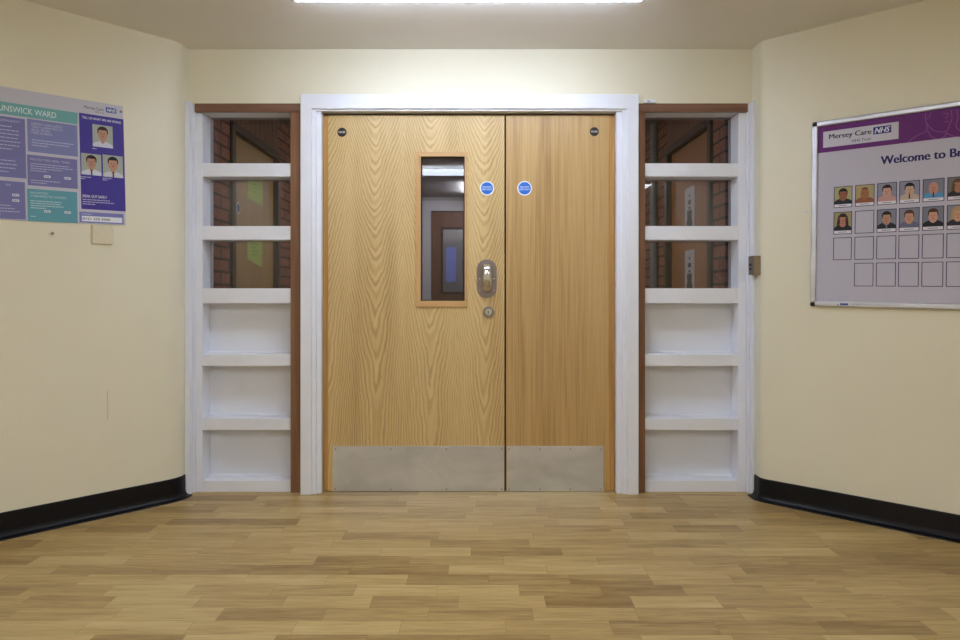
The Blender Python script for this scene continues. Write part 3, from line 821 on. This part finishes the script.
# scuffs: chips in the paint
def scuff(w, path, wpt, rotz, name='scuff_mark'):
    m = MB(); P = []
    for a, b in path:
        q = wpt(a); P.append((q, Z(b, q.y)))
    return P
lsc = scuff(wl, [(107.2, 391), (107.8, 405), (107.6, 420)], wall_pt_left, 0)
m = MB()
for (a, za), (b, zb_) in zip(lsc, lsc[1:]):
    n = nrm*.0006; t = dirv*.0016
    vs = [m.bm.verts.new((a.x+n.x-t.x, a.y+n.y-t.y, za)), m.bm.verts.new((a.x+n.x+t.x, a.y+n.y+t.y, za)), m.bm.verts.new((b.x+n.x+t.x, b.y+n.y+t.y, zb_)), m.bm.verts.new((b.x+n.x-t.x, b.y+n.y-t.y, zb_))]
    m.bm.faces.new(vs).material_index = m.mi(ink(206, 194, 168))
m.build('scuff_mark', wl)
lsc = scuff(wr, [(851, 502.5), (855, 500), (858.5, 496.5)], wall_pt_right, 0)
m = MB()
for (a, za), (b, zb_) in zip(lsc, lsc[1:]):
    n = rn*.0006
    vs = [m.bm.verts.new((a.x+n.x, a.y+n.y, za-.002)), m.bm.verts.new((a.x+n.x, a.y+n.y, za+.002)), m.bm.verts.new((b.x+n.x, b.y+n.y, zb_+.002)), m.bm.verts.new((b.x+n.x, b.y+n.y, zb_-.002))]
    m.bm.faces.new(vs).material_index = m.mi(ink(170, 140, 112))
m.build('scuff_mark', wr)

# ------------------------------------------------------------------ corridor beyond
CL, CR, CE = -1.53, 1.38, 8.8
M_grey = wall_mat('corridor_plaster', (170, 166, 164), .7)
cf = MB().box(CL-.1, CR+.1, 3.601, CE+.1, -.05, 0, plain((96, 74, 56), .4, 0, .1, 12)).build('floor'); tag(cf, 'dark floor of the corridor beyond the doors', 'floor', kind='structure')
cc = MB().box(CL-.1, CR+.1, 3.601, CE+.1, CEIL, CEIL+.05, M_grey).build('ceiling'); tag(cc, 'grey ceiling of the corridor beyond the doors', 'ceiling', kind='structure')
def side_wall(name, x, sgn, d0, d1, dh, label):
    # wall with a doorway from d0 to d1
    m = MB(); xo = x+sgn*.1; a, b = sorted((x, xo))
    m.box(a, b, 3.601, d0, 0, CEIL, M_brick); m.box(a, b, d1, CE, 0, CEIL, M_brick)
    o = m.build(name); tag(o, label, 'wall', kind='structure')
    return o
def corridor_door(name, x, sgn, d0, d1, dh, mat, label):
    r = empty(name, (x, d0, 0)); tag(r, label, 'door', kind='structure')
    L = d1-d0; fw = .05
    a, b = sorted((0-sgn*.02, sgn*.1))
    def B(nm, x0, x1, y0, y1, z0, z1, m): return MB().box(x0, x1, y0, y1, z0, z1, m).build(nm, r, bev=.002)
    B('door_frame', a, b, 0, fw, 0, dh+fw, M_dark); B('door_frame', a, b, L-fw, L, 0, dh+fw, M_dark)
    B('door_frame', a, b, fw, L-fw, dh, dh+fw, M_dark)
    a2, b2 = sorted((sgn*.02, sgn*.06))
    lf = B('leaf', a2, b2, fw, L-fw, .005, dh, mat)
    a3, b3 = sorted((sgn*.0, sgn*.1))
    B('boarded_overpanel', a3, b3, 0, L, dh+fw, CEIL, M_boards)
    hxa, hxb = sorted((-sgn*.0+sgn*.02, -sgn*.03))
    MB().box(hxa, hxb, fw+.05, fw+.07, 1.0, 1.02, M_steel).build('handle_stem', r)
    return r, lf
def dep(px, x): return x*F/(px-CX)
dl0, dl1 = dep(230, CL), dep(278, CL)
dr0, dr1 = dep(713, CR), dep(667, CR)
side_wall('wall_corridor_left', CL, -1, dl0, dl1, 2.08, 'red brick corridor wall seen through the left side window')
side_wall('wall_corridor_right', CR, 1, dr0, dr1, 2.08, 'red brick corridor wall seen through the right side window')
d3, _ = corridor_door('door_3', CL, -1, dl0, dl1, 2.08, M_tan, 'tan corridor door in dark frame seen through the left side window')
d4, _ = corridor_door('door_4', CR, 1, dr0, dr1, 2.08, M_tan2, 'orange brown corridor door in dark frame seen through the right side window')
# green papers and blue sign on the left door, white strip notice on the right one
def on_side(x, px, py):
    d = dep(px, x); return d, Z(py, d)
def paper(x, sgn, pts, mat, nm, label, cat, face):
    P = [on_side(x, a, b) for a, b in pts]
    o = MB().prism(P, 0, -sgn*.001, mat, 'YZ').build(nm); o.location.x = face; 
    if label: tag(o, label, cat)
    return o
gx = CL-.02
g1_ = paper(gx, -1, [(247.5, 172), (262.5, 177), (262.5, 206), (247.5, 197.5)], ink(172, 196, 92), 'green_paper', 'green paper on the corridor door, upper of the two seen through the left window', 'paper', gx)
g2_ = paper(gx, -1, [(247.5, 240), (262.3, 237), (262, 267.5), (247, 258.5)], ink(172, 196, 92), 'green_paper', 'green paper on the corridor door, lower of the two seen through the left window', 'paper', gx)
for g in (g1_, g2_):
    g['group'] = 'green papers on the corridor door'
    ys = [v.co.y for v in g.data.vertices]; zs_ = [v.co.z for v in g.data.vertices]
    y0, y1, z0 = min(ys), max(ys), (min(zs_)+max(zs_))/2
    mm = MB()
    for k in range(4): mm.box(.001, .0014, y0+(y1-y0)*.3, y0+(y1-y0)*(.6+.1*(k % 2)), z0-.03+k*.025, z0-.024+k*.025, ink(96, 118, 50))
    mm.build('small_print', g)
P = on_side(gx, 238.3, 208)
bs = MB().prism([(P[0]+.03*math.cos(t), P[1]+.038*math.sin(t)) for t in [k*math.pi/10 for k in range(20)]], 0, .001, M_wt, 'YZ').prism([(P[0]+.024*math.cos(t), P[1]+.031*math.sin(t)) for t in [k*math.pi/10 for k in range(20)]], .001, .0014, ink(40, 60, 120), 'YZ').build('door_sign')
bs.location.x = gx; tag(bs, 'small round blue and white sign on the corridor door left of the green paper', 'sign')
gx = CR+.02
for yt, yb_, which in ((187.5, 232, 'upper'), (250, 296, 'lower')):
    d0_, d1_ = dep(694.5, gx), dep(685, gx); dm = (d0_+d1_)/2
    z1, z0 = Z(yt, dm), Z(yb_, dm)
    o = MB().prism(rrect(d0_, d1_, z0, z1, .015, 4), 0, -.001, ink(190, 190, 196), 'YZ').build('door_notice')
    o.location.x = gx; tag(o, 'tall narrow white notice, %s of the two on the door behind the right window' % which, 'notice', 'white notices on the corridor door')
    mm = MB(); w = d1_-d0_
    for k, (f, hgt, ww) in enumerate(((.18, .02, .14), (.33, .03, .35), (.46, .02, .2), (.56, .03, .5), (.7, .06, .45), (.82, .05, .6))):
        zz = z1-(z1-z0)*f
        mm.box(-.0014, -.001, dm-w*ww/2, dm+w*ww/2, zz-hgt/2, zz+hgt/2, ink(34, 32, 36))
    mm.build('printed_mark', o)
# pale pipe
pd = dep(654, CR-.03)
pp_ = MB().prism([(CR-.031+.03*math.cos(t), pd+.03*math.sin(t)) for t in [k*math.pi/8 for k in range(16)]], 0, CEIL, plain((120, 126, 128), .5)).build('service_pipe')
tag(pp_, 'pale grey vertical pipe on the brick seen through the right side window', 'pipe')
# far wall with a brown door and vision panel
fx0, fx1, fh = X(431, CE), X(492, CE), Z(211, CE)
m = MB(); m.box(CL-.1, fx0, CE, CE+.1, 0, CEIL, M_grey); m.box(fx1, CR+.1, CE, CE+.1, 0, CEIL, M_grey); m.box(fx0, fx1, CE, CE+.1, fh, CEIL, M_grey)
tag(m.build('wall_corridor_end'), 'grey end wall of the corridor seen through the door vision panel', 'wall', kind='structure')
d5 = empty('door_5', (fx0, CE, 0)); tag(d5, 'dark brown door at the far end of the corridor', 'door', kind='structure')
W5 = fx1-fx0
a, b, z0, z1 = X(443, CE)-fx0, X(463, CE)-fx0, Z(292, CE), Z(229, CE)
leaf_mesh(.004, W5-.004, .005, fh-.004, .02, .064, wood_simple('brown_far_door', (98, 58, 42), (122, 76, 54), 20, 1.5), (a, b, z0, z1)).build('leaf', d5)
m = MB(); mitre(m, (a-.03, b+.03, z0-.03, z1+.03), (a, b, z0, z1), .01, .02, M_dark, M_dark); m.build('vision_panel_frame', d5)
MB().box(a, b, .03, .036, z0, z1, plain((120, 118, 124), .15)).build('pane', d5)
bx = MB().prism(rrect(X(446, CE)-fx0, X(456, CE)-fx0, Z(282, CE), Z(247, CE), .03, 5), .024, .030, ink(126, 140, 214), 'XZ').build('blue_sheet', d5); tag(bx, 'pale blue sheet behind the far glass')
MB().box(-.14, 0, -.012, 0, 0, fh+.14, plain((205, 203, 206), .5)).build('architrave', d5); MB().box(0, W5, -.012, 0, fh, fh+.14, plain((205, 203, 206), .5)).build('architrave', d5)

# ------------------------------------------------------------------ lamps
def batten(x, y, length, name, label, st, col=(.86, .88, 1.0), w=.19, rz=0):
    r = empty(name, (x, y, CEIL), math.radians(rz)); tag(r, label, 'ceiling light')
    MB().box(-length/2, length/2, -.03, .03, -.022, 0, M_white).build('housing', r, bev=.003)
    pr = lambda k: [(k*w/2*math.cos(t), -.048+k*.030*math.sin(t)) for t in [2*math.pi*q/24 for q in range(24)]]
    for s in (-1, 1):
        a, b = sorted((s*length/2, s*(length/2+.012))); MB().prism(pr(1.03), a, b, M_white, 'YZ').build('end_cap', r)
    MB().prism(pr(1), -length/2, length/2, emit('lit_diffuser', col, st), 'YZ').build('diffuser', r)
    return r
batten(X(468, 2.655), 2.655, 1.46, 'ceiling_light', 'lit fluorescent batten on the ceiling in front of the doors', 11, (.68, .79, 1.0))
batten(X(443, 6.75), .24, 1.2, 'ceiling_light', 'lit fluorescent batten on the ceiling over the camera', 12.0, (.80, .88, 1.0), w=.17)
for sx, side in ((-1.9, 'left'), (1.9, 'right')):  # added fill lights, unseen, to even out the side walls
    batten(sx, -.9, 1.46, 'ceiling_light', 'added fill light built as a ceiling batten, unseen behind the camera, near the %s wall' % side, 12.5, (.84, .90, .98), rz=90)
batten(-.1, 4.5, 1.2, 'ceiling_light', 'added batten light, out of view on the corridor ceiling just beyond the doors', 20.0, (1, .93, .84))  # added lamp, unseen, brightens the corridor behind the side windows
batten(-.1, 8.0, .8, 'ceiling_light', 'added batten light, out of view on the corridor ceiling near its far door', 30.0, (.95, .95, 1.0), w=.12, rz=90)  # added lamp, unseen, brightens the corridor end behind the vision panel

# ------------------------------------------------------------------ camera, world, view
cam = bpy.data.cameras.new('camera'); co = bpy.data.objects.new('camera', cam); COL.objects.link(co)
co.location = (0, 0, HC); co.rotation_euler = (math.radians(90), 0, 0)
cam.sensor_width = 36; cam.lens = 36*F/960; cam.shift_x = (480-CX)/960; cam.shift_y = (CY-320)/960
cam.clip_start = .02
S.camera = co
w = bpy.data.worlds.new('world'); S.world = w; w.use_nodes = True
w.node_tree.nodes['Background'].inputs[0].default_value = (.02, .02, .02, 1)
S.view_settings.view_transform = 'Standard'; S.view_settings.look = 'None'
S.view_settings.exposure = 0.78; S.view_settings.gamma = 1; S.view_settings.use_curve_mapping = False
